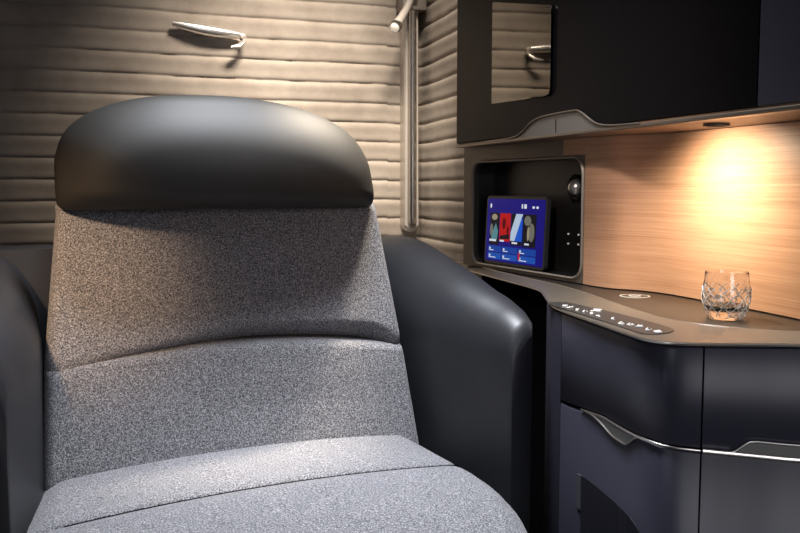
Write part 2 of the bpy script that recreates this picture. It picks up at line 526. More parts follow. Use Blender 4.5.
# arms
RIDGE = [(-.178, .750), (-.172, .770), (-.144, .787), (-.077, .810), (.005, .834), (.085, .853), (.17, .873), (.24, .888), (.29, .893), (.36, .893), (.42, .885)]
def arm(sign, name='armrest'):
    bm = bmesh.new()
    ys = [-.178, -.176, -.170, -.158, -.14, -.12] + [-.12 + .54 * k / 26 for k in range(1, 27)]
    rows = []
    for y in ys:
        zt = interp(RIDGE, y)
        xi = interp([(-.18, .378), (-.17, .376), (-.05, .338), (0, .325), (.1, .312), (.42, .30)], y); xo = interp([(-.18, .418), (-.17, .424), (-.14, .430), (.2, .44), (.42, .43)], y)
        ri = min(.075, (xo - xi) * .8); ri = interp([(-.18, .042), (-.1, .07), (.1, .095)], y); rz = ri * 1.25; ro = min(.018, xo - xi - ri)
        pr = [(xi, .30), (xi, .45), (xi, .55), (xi, (.55 + zt - rz) / 2)]
        for k in range(11):
            a = PI / 2 * k / 10; pr.append((xi + ri * (1 - math.cos(a)), zt - rz + rz * math.sin(a)))
        for k in range(6):
            a = PI / 2 * k / 5; pr.append((xo - ro + ro * math.sin(a), zt - ro + ro * math.cos(a) - 0))
        pr += [(xo, .5), (xo, .30)]
        inset = {-.178: .0018, -.176: .0006}.get(y, 0)
        cxm = (xi + xo) / 2
        rows.append([bm.verts.new((sign * (x + (inset if x < cxm else -inset)) + (-.012 if sign < 0 else 0), y, z - (inset if z > .6 else 0))) for x, z in pr])
    n = len(rows[0])
    for a, b in zip(rows, rows[1:]):
        for i in range(n): bm.faces.new((a[i], a[(i + 1) % n], b[(i + 1) % n], b[i]))
    bm.faces.new(rows[0]); bm.faces.new(rows[-1][::-1])
    obj(name, bm, M_arm, SEAT, angle=45)
arm(1); arm(-1)
# rear surround joining the arms behind the back
bm = bmesh.new(); extr(bm, rrect(-.46, .37, .20, .890, .05, 8), .27, .40)
bmesh.ops.bevel(bm, geom=[e for e in bm.edges if abs(e.verts[0].co.y - e.verts[1].co.y) < 1e-6], offset=.018, segments=4, affect='EDGES')
obj('rear_surround', bm, M_arm, SEAT)
# base
bm = bmesh.new(); box(bm, (-.33, -.50, .16), (.30, .12, .405), .02); obj('seat_frame', bm, M_void, SEAT)
bm = bmesh.new(); box(bm, (-.25, -.38, .0), (.22, .10, .16), .012); obj('pedestal', bm, M_void, SEAT)

# ------------------------------------------------------------------ wall rail with lamp
t = thing('wall_rail', 'tall satin metal rail with round lower end in the corner of pleated wall', 'rail', (.765, 2.625, .85))
bm = bmesh.new()
def vbar(bm, x0, x1, y0, y1, z0, z1, n=10):
    # upright bar with a half-round lower end seen from the front (xz)
    r = (x1 - x0) / 2; cx = (x0 + x1) / 2
    pts = [(cx - r * math.cos(PI * k / n), z0 + r - r * math.sin(PI * k / n)) for k in range(n + 1)] + [(x1, z1), (x0, z1)]
    A = [bm.verts.new((x, y0, z)) for x, z in pts]; B = [bm.verts.new((x, y1, z)) for x, z in pts]
    bm.faces.new(A); bm.faces.new(B[::-1])
    for i in range(len(pts)): bm.faces.new((A[i], B[i], B[(i + 1) % len(pts)], A[(i + 1) % len(pts)]))
vbar(bm, .740, .782, 2.612, 2.68, .862, 2.12)
bmesh.ops.bevel(bm, geom=[e for e in bm.edges if all(v.co.y < 2.62 for v in e.verts)], offset=.006, segments=3, affect='EDGES')
wobj('track', bm, M_rail, t)
bm = bmesh.new(); vbar(bm, .748, .775, 2.608, 2.6125, .872, 2.12); wobj('channel', bm, M_raild, t)
bm = bmesh.new(); tube(bm, [(.760, 2.602, z) for z in (.884, .888, .9, 2.12)], [.002, .009, .0105, .0105], 16); wobj('inner_rod', bm, M_steel, t)
bm = bmesh.new(); box(bm, (.726, 2.585, 1.515), (.800, 2.66, 1.60), .006); wobj('clamp', bm, M_raild, t)

t = thing('rail_spotlight', 'small cylindrical reading spotlight fixed near the top of corner rail', 'lamp', (.755, 2.585, 1.55))
bm = bmesh.new(); tube(bm, [(.752, 2.585, 1.547), (.722, 2.545, 1.503), (.700, 2.52, 1.474), (.680, 2.50, 1.450)], [.009, .0105, .012, .014], 20); wobj('lamp_body', bm, M_rail, t)
d_ = Vector((-.55, -.70, -.45)).normalized(); c0 = Vector((.6815, 2.502, 1.4505))
bm = bmesh.new(); lathe(bm, [(.012, -.012), (.0160, -.008), (.0170, .006), (.0160, .010), (.0145, .0105), (.0140, .008)], c0, 28, d_); h = wobj('lamp_head', bm, M_steel, t)
bm = bmesh.new(); lathe(bm, [(.0139, .0082), (.010, .0105), (.004, .0118)], c0, 24, d_); wobj('lens', bm, mat('lens_glow', (.9, .85, .75), .3, emit=(1, .88, .7), estr=.35), t)
bm = bmesh.new(); tube(bm, [(.758, 2.60, 1.552), (.758, 2.565, 1.552)], .009, 14); wobj('swivel', bm, M_raild, t)

# reading lamp on the back wall
t = thing('wall_reading_lamp', 'slim polished reading lamp folded flat on pleated wall above the headrest', 'lamp', (.16, 2.60, 1.44))
W = lambda x: 2.56 + (x + .38) * .1056
bm = bmesh.new()
n = 18; pts = []; rr = []
for k in range(n + 1):
    s = k / n; x = .071 + .185 * s; pts.append((x, W(x) - .032 + .0, 1.443 - .022 * s - .003 * math.sin(PI * s))); rr.append(.003 + .0155 * math.sin(PI * min(1, .08 + s * .80)) ** .8)
tube(bm, pts, rr, 18, flat=.85); wobj('lamp_arm', bm, M_chrome, t)
bm = bmesh.new(); tube(bm, [(.15, W(.15) - .026, 1.434), (.15, W(.15) - .006, 1.434)], .010, 16); wobj('wall_mount', bm, M_steel, t)
bm = bmesh.new(); lathe(bm, [(.004, -.009), (.0085, -.008), (.0085, .008), (.004, .009)], (.262, W(.26) - .034, 1.416), 20, (.2, -1, .1)); wobj('joint', bm, M_raild, t)
bm = bmesh.new(); tube(bm, [(.268, W(.26) - .038, 1.412), (.262, W(.26) - .045, 1.400), (.248, W(.24) - .052, 1.388), (.226, W(.22) - .058, 1.384)], [.005, .0085, .0105, .0045], 16, flat=.6); wobj('lamp_head', bm, M_chrome, t)

# ------------------------------------------------------------------ upper cabinet
UP = Path([(.707, 2.045), (.7252, 1.50), (.743, .99), (.758, .55)], smooth=False)
dS = UP.near(.743, .99)
t = thing('overhead_cabinet', 'dark glossy overhead cabinet with mirror panel and bronze lower edge', 'cabinet', (.9, 1.35, 1.09))
bm = bmesh.new()   # carcass
for q in (0,):
    pts = [(.722, 2.04), (.758, .99), (.772, .55), (1.02, .55), (1.02, 2.04)]
    A = [bm.verts.new((x, y, 1.105)) for x, y in pts]; B = [bm.verts.new((x, y, 2.05)) for x, y in pts]
    bm.faces.new(A); bm.faces.new(B[::-1])
    for i in range(5): bm.faces.new((A[i], B[i], B[(i + 1) % 5], A[(i + 1) % 5]))
wobj('body', bm, M_black, t, smooth=False)
bm = bmesh.new(); slab(bm, UP, 0, dS - .0015, 1.100, 2.05, -.014 * -1 * -1, 0, bev=.002); off(d1 := obj('door', bm, M_black, t), t)
bm = bmesh.new(); slab(bm, UP, dS + .0015, UP.L, 1.100, 2.05, -.014, 0, bev=.002); off(d2 := obj('door', bm, M_navy, t), t)
# mirror set in the door
mp_ = [(UP.near(.713, 1.835), 1.390), (UP.near(.723, 1.556), 1.3305), (UP.near(.723, 1.553), 1.172), (UP.near(.722, 1.571), 1.1665), (UP.near(.713, 1.833), 1.1755)]
mi = [UP.near(.713, 1.835), UP.near(.723, 1.555)]
bm = bmesh.new(); plate(bm, UP, [(mi[0] + .003, 1.1755), (mi[1] - .022, 1.168), (mi[1] - .006, 1.1705), (mi[1], 1.180), (mi[1], 1.325), (mi[1] - .005, 1.3315), (mi[0] + .005, 1.389), (mi[0], 1.386), (mi[0], 1.1785)], .0, .0018)
for v in bm.verts:   # the mirror stands out a little more at its near edge
    q = ease((UP.near(v.co.x, v.co.y) - mi[0]) / (mi[1] - mi[0])) * 0 + (UP.near(v.co.x, v.co.y) - mi[0]) / (mi[1] - mi[0]); v.co += UP.nrm(0) * (.0042 * q)
m_ = obj('mirror', bm, M_mirror, d1, smooth=False)
m_['label'] = 'small mirror panel reflecting the pleated wall'
# bronze edge + pull
dd = lambda x, y: UP.near(x, y)
bm = bmesh.new(); slab(bm, UP, 0, UP.L, 1.0905, 1.0965, -.02, .004, bev=.001); wobj('edge_trim', bm, M_bronze, t)
hump = catmull([(dd(.712, 1.86), 1.0965, 0), (dd(.717, 1.72), 1.0985, 0), (dd(.719, 1.675), 1.108, 0), (dd(.7205, 1.63), 1.124, 0), (dd(.722, 1.58), 1.131, 0), (dd(.7255, 1.47), 1.1325, 0), (dd(.7265, 1.44), 1.129, 0), (dd(.729, 1.39), 1.107, 0), (dd(.731, 1.34), 1.099, 0), (dd(.734, 1.25), 1.0965, 0)], 6)
bm = bmesh.new()
hp = [(p.x, p.y) for p in hump]
for (a, za), (b, zb) in zip(hp, hp[1:]):
    q = [UP.at(a, 1.0925, .003), UP.at(b, 1.0925, .003), UP.at(b, zb, .0022), UP.at(a, za, .0022)]
    q2 = [UP.at(a, 1.0925, .0), UP.at(b, 1.0925, .0), UP.at(b, zb, .0), UP.at(a, za, .0)]
    f = [bm.verts.new(v) for v in q]; g = [bm.verts.new(v) for v in q2]
    bm.faces.new(f); bm.faces.new(g[::-1]); bm.faces.new((f[2], f[3], g[3], g[2])); bm.faces.new((f[0], f[1], g[1], g[0]))
bmesh.ops.remove_doubles(bm, verts=bm.verts[:], dist=1e-5)
off(pl := obj('pull_recess', bm, mat('pull_grey', (.11, .10, .088), .5, .2), t), t)
bm = bmesh.new(); tube(bm, [UP.at(a, z, .004) for a, z in hp], .0017, 8); obj('pull_rim', bm, M_bronze, pl)
bm = bmesh.new(); tube(bm, [UP.at(dd(.7235, 1.535), 1.098, .0035), UP.at(dd(.7235, 1.535), 1.122, .0035)], .0006, 6); obj('fold_line', bm, M_void, pl)
# underside board over the worktop
bm = bmesh.new()
pts = [(.709, 2.04), (.745, .99), (.76, .55), (1.0, .55), (1.0, 2.04)]
A = [bm.verts.new((x, y, 1.0925)) for x, y in pts]; B = [bm.verts.new((x, y, 1.0995)) for x, y in pts]
bm.faces.new(A); bm.faces.new(B[::-1])
for i in range(5): bm.faces.new((A[i], B[i], B[(i + 1) % 5], A[(i + 1) % 5]))
wobj('underside_board', bm, mat('underside_brown', (.22, .135, .08), .5), t, smooth=False)
bm = bmesh.new(); lathe(bm, [(.004, .0045), (.016, .0045), (.016, .0), (.019, .0), (.019, .006)], (.81, 1.17, 1.0878), 28); dl = wobj('downlight', bm, M_bronze_d, t)

# ------------------------------------------------------------------ wood panel
WP = Path([(.8035, 1.573), (.8075, 1.530), (.822, 1.487), (.850, 1.452), (.869, 1.405), (.879, 1.32), (.885, 1.20), (.886, 1.08), (.880, .95), (.866, .80), (.850, .62)])
bm = bmesh.new(); slab(bm, WP, 0, WP.L, .812, 1.0915, -.012, 0, uv=True)
NP = Path([(.7285, 2.052), (.8035, 1.573)], smooth=False)
ndir = (NP.p[-1] - NP.p[0]).normalized()
def ns(y): return (2.052 - y) / abs(ndir.y)
dw = ns(1.645)
slab(bm, NP, dw, NP.L, 1.0605, 1.0915, -.012, 0, n=3, uv=True)
o = obj('wood_panel', bm, M_wood, None, angle=35)
tag(o, 'curved light striped wood veneer panel behind the glass', 'panel')

# ------------------------------------------------------------------ niche unit
t = thing('wall_niche', 'black recessed media niche with rounded bronze rim beside the wood panel', 'niche', (.77, 1.8, .815))
hs0, hs1 = ns(2.003), ns(1.580); hz0, hz1 = .8225, 1.054
hole = rrect(hs0, hs1, hz0, hz1, .030, 6)
bm = bmesh.new()
outer = [(0, .812), (NP.L, .812), (NP.L, 1.0600), (dw, 1.0600), (dw, 1.0915), (0, 1.0915)]
def loop(pts, o):
    v = [bm.verts.new(NP.at(0, z, o) + ndir * d) for d, z in pts]
    return v, [bm.edges.new((v[i], v[(i + 1) % len(v)])) for i in range(len(v))]
v1, e1 = loop(outer, 0); v2, e2 = loop(hole, 0)
bmesh.ops.triangle_fill(bm, edges=e1 + e2, use_beauty=True)
ext = bmesh.ops.extrude_face_region(bm, geom=bm.faces[:])
bmesh.ops.translate(bm, verts=[v for v in ext['geom'] if isinstance(v, bmesh.types.BMVert)], vec=NP.nrm(0) * -.01)
wobj('surround', bm, M_bronze_d, t, smooth=False)
DEP = .055
def npt(d, z, o): return NP.at(0, z, o) + ndir * d
bm = bmesh.new()   # recess box
fr = [bm.verts.new(npt(d, z, .0005)) for d, z in hole]; bk = [bm.verts.new(npt(d, z, -DEP)) for d, z in hole]
fo = [bm.verts.new(npt(d, z, .0005)) for d, z in rrect(hs0 - .001, hs1 + .001, hz0 - .001, hz1 + .001, .031)]; bo = [bm.verts.new(npt(d, z, -DEP - .003)) for d, z in rrect(hs0 - .001, hs1 + .001, hz0 - .001, hz1 + .001, .031)]
n = len(hole)
for i in range(n):
    j = (i + 1) % n
    bm.faces.new((fr[i], fr[j], bk[j], bk[i])); bm.faces.new((fo[i], fo[j], bo[j], bo[i])); bm.faces.new((fr[i], fr[j], fo[j], fo[i]))
bm.faces.new(bk); bm.faces.new(bo)
wobj('recess', bm, M_niche, t, angle=50)
bm = bmesh.new()   # bezel ring
inn = rrect(hs0, hs1, hz0, hz1, .030); mid = rrect(hs0 - .003, hs1 + .003, hz0 - .003, hz1 + .003, .033); out = rrect(hs0 - .006, hs1 + .006, hz0 - .006, hz1 + .006, .036)
R_ = [[bm.verts.new(npt(d, z, o)) for d, z in pp] for pp, o in ((inn, -.012), (inn, .002), (mid, .0045), (out, .002), (out, -.002))]
for a, b in zip(R_, R_[1:]):
    for i in range(n): bm.faces.new((a[i], a[(i + 1) % n], b[(i + 1) % n], b[i]))
wobj('rim', bm, mat('rim_bronze', (.30, .27, .23), .4, .6), t)
# eyeball spotlight, slot and buttons on the back of the niche
nn = NP.nrm(0)
def on_back(y, z, o=0): return npt(ns(y), z, -DEP + o)
kb = on_back(1.668, .997, .004)
bm = bmesh.new(); lathe(bm, [(.010, .0), (.027, .0), (.027, .006), (.023, .009), (.019, .007), (.017, .002)], kb, 32, nn); wobj('socket', bm, M_blackgl, t)
bm = bmesh.new(); lathe(bm, [(.017 * math.sin(PI / 2 * (1 - k / 8)) + .0002, .004 + .015 * math.sin(PI / 2 * k / 8)) for k in range(9)], kb, 28, nn); wobj('eyeball_lamp', bm, mat('dark_steel', (.6, .58, .55), .3, .9), t)
bm = bmesh.new(); q = on_back(1.79, .915, 0); box(bm, (-.001, -.004, -.033), (.003, .004, .033), .0015)
o = wobj('slot', bm, M_bronze_d, t); o.matrix_parent_inverse = Matrix(); o.location = q - t.location + nn * .002
for (yy, zz) in ((1.700, .901), (1.665, .901), (1.700, .881), (1.665, .881)):
    bm = bmesh.new(); lathe(bm, [(.002, 0), (.002, .002), (.001, .0025)], on_back(yy, zz), 12, nn); wobj('button', bm, M_white, t)

# ------------------------------------------------------------------ tablet
TW, TH = .226, .150
TAB = bpy.data.objects.new('tablet', None); C.objects.link(TAB); TAB.empty_display_size = .03
tag(TAB, 'small tablet with lit blue screen of pictures standing in the black niche', 'tablet')
# local axes: x along the niche (towards the camera), y out of the niche, z up
pA = Vector((.743, 1.951, .8255)); pB = Vector((.782, 1.703, .8255)); ax = (pB - pA).normalized(); TW = (pB - pA).length * .985
an = Vector((ax.y, -ax.x, 0)); lean = math.radians(3)
Mx = Matrix((( ax.x, an.x, 0, 0), (ax.y, an.y, 0, 0), (0, 0, 1, 0), (0, 0, 0, 1)))
TAB.matrix_world = Matrix.Translation(pA) @ Mx
TH = .1525
def tb(name, pts, y0, y1, m, par=TAB):
    bm = bmesh.new(); extr(bm, pts, y0, y1, lambda x, y, z: (x, y - z * math.tan(lean), z)); return obj(name, bm, m, par, smooth=False)
tb('case', rrect(0, TW, 0, TH, .010), -.009, 0, mat('tablet_case', (.05, .05, .052), .3, .5))
glass_ = tb('screen', rrect(.006, TW - .006, .006, TH - .006, .005), -.0002, .0006, mat('screen_blue', (.0, .0, .02), .15, emit=(.006, .004, .15), estr=1.0, spec=.15))
def em(name, c, s=.8): return mat(name, (0, 0, 0), .3, emit=c, estr=s, spec=.12)
E_w = em('ui_white', (.75, .8, .9)); E_b = em('ui_blue', (.008, .06, .36)); E_b2 = em('ui_blue_light', (.012, .09, .45)); E_r = em('ui_red', (.5, .008, .01)); E_k = em('ui_black', (.006, .006, .012)); E_g = em('ui_grey', (.17, .17, .14)); E_s = em('ui_skin', (.35, .29, .20)); E_t = em('ui_teal', (.10, .26, .30)); E_dr = em('ui_dark_red', (.10, .0, .005)); E_bl = em('ui_bright_blue', (.01, .10, .62)); E_pw = em('ui_pale', (.5, .62, .8))
def ui(name, pts, m, lv=1):
    P = [(x * TW, (1 - z) * TH) for x, z in pts]; return tb(name, P, .0003 + .0004 * lv, .0005 + .0004 * lv, m, glass_)
def rc(a, b, c, d): return [(a, b), (c, b), (c, d), (a, d)]
def ell(cx, cz, rx, rz, n=16): return [(cx + rx * math.cos(2 * PI * k / n), cz + rz * math.sin(2 * PI * k / n)) for k in range(n)]
def multi(name, parts, par=None):   # one picture tile = one mesh of coloured patches
    bm = bmesh.new(); ms = []
    for lv, (pts, m) in enumerate(parts):
        f0 = len(bm.faces); P = [(x * TW, (1 - z) * TH) for x, z in pts]
        extr(bm, P, .0006 + .00025 * lv, .0008 + .00025 * lv, lambda x, y, z: (x, y - z * math.tan(lean), z))
        if m not in ms: ms.append(m)
        bm.faces.ensure_lookup_table()
        for f in bm.faces[f0:]: f.material_index = ms.index(m)
    return obj(name, bm, ms, glass_, smooth=False)
multi('picture_tile', [(rc(.085, .25, .245, .72), E_k), (ell(.16, .31, .05, .045), E_s), (ell(.115, .50, .028, .09), E_g), ([(.13, .55), (.19, .40), (.235, .52), (.22, .64), (.11, .66)], E_t), (rc(.09, .64, .21, .67), E_w)])
multi('picture_tile', [(rc(.255, .25, .44, .66), E_r), (ell(.33, .40, .03, .08), E_dr), (ell(.40, .50, .018, .07), E_dr), ([(.27, .58), (.43, .55), (.43, .62), (.27, .63)], E_k), (rc(.275, .64, .345, .665), E_w)])
multi('picture_tile', [(rc(.45, .25, .64, .70), E_k), ([(.45, .52), (.53, .25), (.64, .25), (.52, .64), (.45, .64)], E_pw), ([(.52, .64), (.625, .30), (.64, .33), (.64, .64)], E_bl), (rc(.48, .655, .57, .68), E_w)])
multi('picture_tile', [(rc(.65, .25, .855, .71), E_k), (ell(.72, .34, .055, .07), E_g), (ell(.79, .50, .045, .13), E_g), (ell(.74, .52, .018, .10), E_s), (rc(.69, .655, .76, .68), E_w)])
for (x0, x1) in ((.07, .30), (.315, .575), (.59, .87)):
    for r_, (z0, z1) in enumerate(((.735, .825), (.84, .93))):
        multi('menu_tile', [(rc(x0, z0, x1, z1), E_b2 if r_ else E_b), (rc(x0 + .02, z0 + .025, x0 + .045, z0 + .055), E_w), (rc(x0 + .02, z0 + .06, x0 + .10 + .04 * r_, z0 + .072), E_w)])
ui('menu_mark', rc(.595, .80, .625, .90), em('ui_mark_red', (.55, .03, .05)), 3)
for pts_ in (ell(.085, .145, .014, .035), rc(.61, .11, .63, .17), rc(.65, .11, .69, .17), ell(.80, .15, .02, .018), ell(.86, .15, .02, .018)):
    ui('status_icon', pts_, E_w, 1)

# ------------------------------------------------------------------ worktop
t = thing('side_worktop', 'bronze metallic side worktop with control strip curving out beside the seat', 'worktop', (.75, 1.3, .80))
CR = catmull([(.745, 2.16, 0), (.744, 1.961, 0), (.745, 1.745, 0), (.752, 1.60, 0), (.745, 1.46, 0), (.732, 1.36, 0), (.712, 1.206, 0), (.712, 1.12, 0), (.731, 1.063, 0), (.768, 1.018, 0), (.816, .983, 0), (.90, .93, 0), (.99, .87, 0)], 8)
BKp = [(.86, 2.16), (.86, 1.7), (.93, 1.45), (.99, 1.2), (.99, .87)]
bm = bmesh.new()
lo = [bm.verts.new((p.x, p.y, .8095)) for p in CR] + [bm.verts.new((x, y, .8095)) for x, y in BKp[::-1]]
hi2 = [bm.verts.new((v.co.x, v.co.y, .796)) for v in lo]
bm.faces.new(lo); bm.faces.new(hi2[::-1])
for i in range(len(lo)): bm.faces.new((lo[i], hi2[i], hi2[(i + 1) % len(lo)], lo[(i + 1) % len(lo)]))
wobj('top', bm, M_top, t, smooth=False)
LP = catmull([(.728, 2.16, 0), (.728, 2.024, 0), (.726, 1.80, 0), (.725, 1.65, 0), (.717, 1.58, 0), (.697, 1.52, 0), (.668, 1.44, 0), (.645, 1.37, 0), (.634, 1.30, 0), (.625, 1.165, 0), (.620, 1.08, 0), (.6205, 1.04, 0), (.633, 1.008, 0), (.668, .990, 0), (.722, .972, 0), (.778, .952, 0), (.88, .906, 0), (.97, .856, 0)], 8)
def res(P, n):
    d = [0]
    for a, b in zip(P, P[1:]): d.append(d[-1] + (b - a).length)
    out = []; k = 0
    for i in range(n):
        s = d[-1] * i / (n - 1)
        while k < len(d) - 2 and d[k + 1] < s: k += 1
        out.append(P[k].lerp(P[k + 1], (s - d[k]) / max(1e-9, d[k + 1] - d[k])))
    return out
# match crease and lip by nearest station so the band is not twisted
lipS = res(LP, 150)
def nearest_on(P, q, k0):
    best = min(range(k0, min(len(P), k0 + 40)), key=lambda k: (P[k] - q).length); return best
crS = res(CR, 600); k = 0; pairs = []
for q in lipS:
    k = min(range(k, min(len(crS), k + 25)), key=lambda kk: (crS[kk] - q).length); pairs.append(crS[k])
bm = bmesh.new()
secs = []
for q, c in zip(lipS, pairs):
    inn_ = c - (q - c).normalized() * .006
    secs.append([bm.verts.new(v) for v in ((inn_.x, inn_.y, .8095), (c.x, c.y, .8115), (q.lerp(c, .12).x, q.lerp(c, .12).y, .803), (q.x, q.y, .8015), (q.x, q.y, .7975), (q.lerp(c, .15).x, q.lerp(c, .15).y, .7965), (inn_.x, inn_.y, .7955))])
m = 7
for a, b in zip(secs, secs[1:]):
    for i in range(m): bm.faces.new((a[i], a[(i + 1) % m], b[(i + 1) % m], b[i]))
bm.faces.new(secs[0]); bm.faces.new(secs[-1][::-1])
band = wobj('front_band', bm, M_band, t, angle=25)
# lip trim
bm = bmesh.new(); tube(bm, [(q.x - 0, q.y, .7995) for q in lipS], .0015, 8); wobj('lip_trim', bm, M_steel, t)
bm = bmesh.new(); tube(bm, [(q.x, q.y, .8113) for q in res(CR, 120)], .0007, 6); wobj('crease_line', bm, M_steel, t)


# height of the sloped band
def band_z(x, y):
    q = Vector((x, y, 0)); i = min(range(len(lipS)), key=lambda k: (lipS[k] - q).length)
    a, b = lipS[i], pairs[i]; L_ = (b - a).length; s = max(0, min(1, (q - a).dot(b - a) / (L_ * L_)))
    return .803 + (.8115 - .803) * max(0, (s - .12) / .88)


SP = catmull([(.6545, 1.392, 0), (.655, 1.34, 0), (.656, 1.25, 0), (.656, 1.165, 0), (.655, 1.10, 0), (.653, 1.045, 0)], 6)
bm = bmesh.new(); SS = res(SP, 40); secs = []
for k, q in enumerate(SS):
    tt = (SS[min(k + 1, 39)] - SS[max(k - 1, 0)]).normalized(); nv = Vector((tt.y, -tt.x, 0))
    e = edge(min(k, 39 - k) / 39 * .35 + .0015, .024) ; wd = .0215 * e * interp([(0, .75), (20, 1), (39, 1.15)], k)
    row = []
    for o_ in (1, .6, .2, -.2, -.6, -1):
        p = q - nv * wd * o_; row.append(bm.verts.new((p.x, p.y, band_z(p.x, p.y) + .0012)))
    secs.append(row)
for a, b in zip(secs, secs[1:]):
    for i in range(5): bm.faces.new((a[i], a[i + 1], b[i + 1], b[i]))
ret = bmesh.ops.extrude_face_region(bm, geom=bm.faces[:]); bmesh.ops.translate(bm, verts=[v for v in ret['geom'] if isinstance(v, bmesh.types.BMVert)], vec=(0, 0, -.002))
strip = wobj('control_strip', bm, M_strip, t)
strip['label'] = 'dark strip of small white seat control symbols'
SYM = [(.642, 1.336), (.643, 1.317), (.641, 1.287), (.641, 1.263), (.641, 1.240), (.639, 1.211), (.681, 1.254), (.644, 1.175), (.635, 1.138), (.639, 1.121), (.643, 1.102), (.641, 1.076), (.642, 1.054)]
GL = [  # little pictogram strokes in a unit box (x across, y up)
    [[(0, .9), (.0, .6)], [(-.5, .1), (0, .5), (.5, .1), (.2, -.6)]],
    [[(-.1, .9), (.1, .7)], [(.3, .5), (-.2, .1), (.3, -.3), (0, -.9)]],
    [[(-.5, .8), (-.3, .6)], [(-.4, .3), (0, -.3), (.6, -.3), (.7, -.9)]],
    [[(-.6, .6), (-.4, .5)], [(-.4, .2), (.1, -.4), (.6, -.5)], [(.3, .5), (.6, .2)]],
    [[(-.5, .7), (-.3, .6)], [(-.5, .2), (.5, .0), (.5, -.7)]],
    [[(-.6, -.2), (.6, -.2)], [(-.5, .4), (-.3, .3)]],
    [[(-.8, .2), (0, .9), (.2, .1), (.8, .0)], [(0, .9), (-.2, -.8)], [(-.3, .2), (.4, -.2)]],
    [[(-.7, .6), (-.2, -.5), (.6, -.5)]],
    [[(-.6, .7), (-.1, -.5), (.7, -.5), (.7, .1)], [(.1, .3), (.4, .1)]],
    [[(-.6, .7), (-.2, -.4), (.6, -.4)], [(.1, .6), (.3, .1), (.6, .5)]],
    [[(-.6, .4), (0, -.4), (.6, .3)], [(0, .7), (0, -.9)]],
    [[(-.6, .6), (-.1, -.3), (.6, -.3), (.3, -.9)], [(.2, .5), (.5, .3)]],
    [[(-.5, .8), (.5, .5), (.3, -.6), (-.5, -.3), (-.5, .8)], [(-.3, .0), (.5, .0)]]]
for k, ((x, y), g) in enumerate(zip(SYM, GL)):
    # keep the row on the strip
    x += .007; sc = .0072 if k != 6 else .011
    if k == 6: x = .664
    bm = bmesh.new()
    for st in g:
        P = []
        for a, b in st:
            px = x + (b * .9) * sc; py = y - a * 1.5 * sc      # reads from the seat side
            P.append((px, py, band_z(px, py) + .0022))
        tube(bm, P, .0009, 6)
    o = wobj('control_symbol', bm, M_white, strip); o.matrix_parent_inverse = Matrix.Translation(-Vector(t.location)) if False else strip.matrix_parent_inverse.inverted() @ strip.matrix_parent_inverse
    
# round inlay behind the strip
bm = bmesh.new(); lathe(bm, [(.0235, 0), (.026, 0), (.026, .001), (.0235, .001)], (.808, 1.387, .8093), 36, cap=False); wobj('inlay_ring', bm, M_inlay, t)
bm = bmesh.new(); lathe(bm, [(.002, .0), (.023, .0), (.023, .0006), (.002, .0006)], (.808, 1.387, .8093), 36); wobj('inlay_disc', bm, M_strip, t)
bm = bmesh.new(); lathe(bm, [(.0075, .0), (.011, .0), (.011, .001), (.0075, .001)], (.808, 1.387, .8097), 30, cap=False); wobj('inlay_mark', bm, M_inlay, t)

# ------------------------------------------------------------------ crystal tumbler
def tumbler():
    H = .068; c = Vector((.799, 1.118, .8098)); bm = bmesh.new(); N = 96; K = 44
    prof = [(0, .024), (.003, .0255), (.010, .0285), (.022, .0325), (.032, .0340), (.043, .0335), (.056, .0310), (.068, .0300)]
    def fo(i, j):
        z = H * j / (K - 1); r = interp(prof, z); a = 2 * PI * i / N
        if .007 < z < .052:
            u = a / (2 * PI) * 9; v = z / .020
            g = min(abs(((u + v) % 1) - .5), abs(((u - v) % 1) - .5)); win = min(1, (z - .007) / .004, (.052 - z) / .004)
            g1 = abs(((u + v) % 1) - .5); g2 = abs(((u - v) % 1) - .5)
            r -= .0002 * win * (max(0, 1 - g1 / .2) + max(0, 1 - g2 / .2))
        elif z < .006: r -= .0006 * abs(math.sin(a * 22))
        return c + Vector((r * math.cos(a), r * math.sin(a), z))
    A = grid(bm, fo, N, K, wrap=True)
    bm.faces.new(A[0][::-1])
    inner = [(.0294, H), (.0288, .064), (.0297, .056), (.0318, .043), (.0318, .032), (.0290, .020), (.021, .0125), (.006, .0115)]
    rows = [A[-1]]
    for r, z in inner: rows.append([bm.verts.new(c + Vector((r * math.cos(2 * PI * i / N), r * math.sin(2 * PI * i / N), z))) for i in range(N)])
    for a, b in zip(rows, rows[1:]):
        for i in range(N): bm.faces.new((a[i], a[(i + 1) % N], b[(i + 1) % N], b[i]))
    bm.faces.new(rows[-1])
    o = obj('crystal_tumbler', bm, M_glass, None, angle=25)
    tag(o, 'small cut crystal tumbler with diamond pattern standing on the bronze worktop', 'glass')
    bm = bmesh.new()
    for k in range(11):
        for sg in (1, -1):
            P = []
            for q in range(15):
                z = .006 + .040 * q / 14; a = 2 * PI * (k + sg * (z / .0195)) / 11; r = interp(prof, z) - .0001
                P.append(c + Vector((r * math.cos(a), r * math.sin(a), z)))
            tube(bm, P, .0008, 5)
    obj('cut_pattern', bm, M_cut, o)
tumbler()

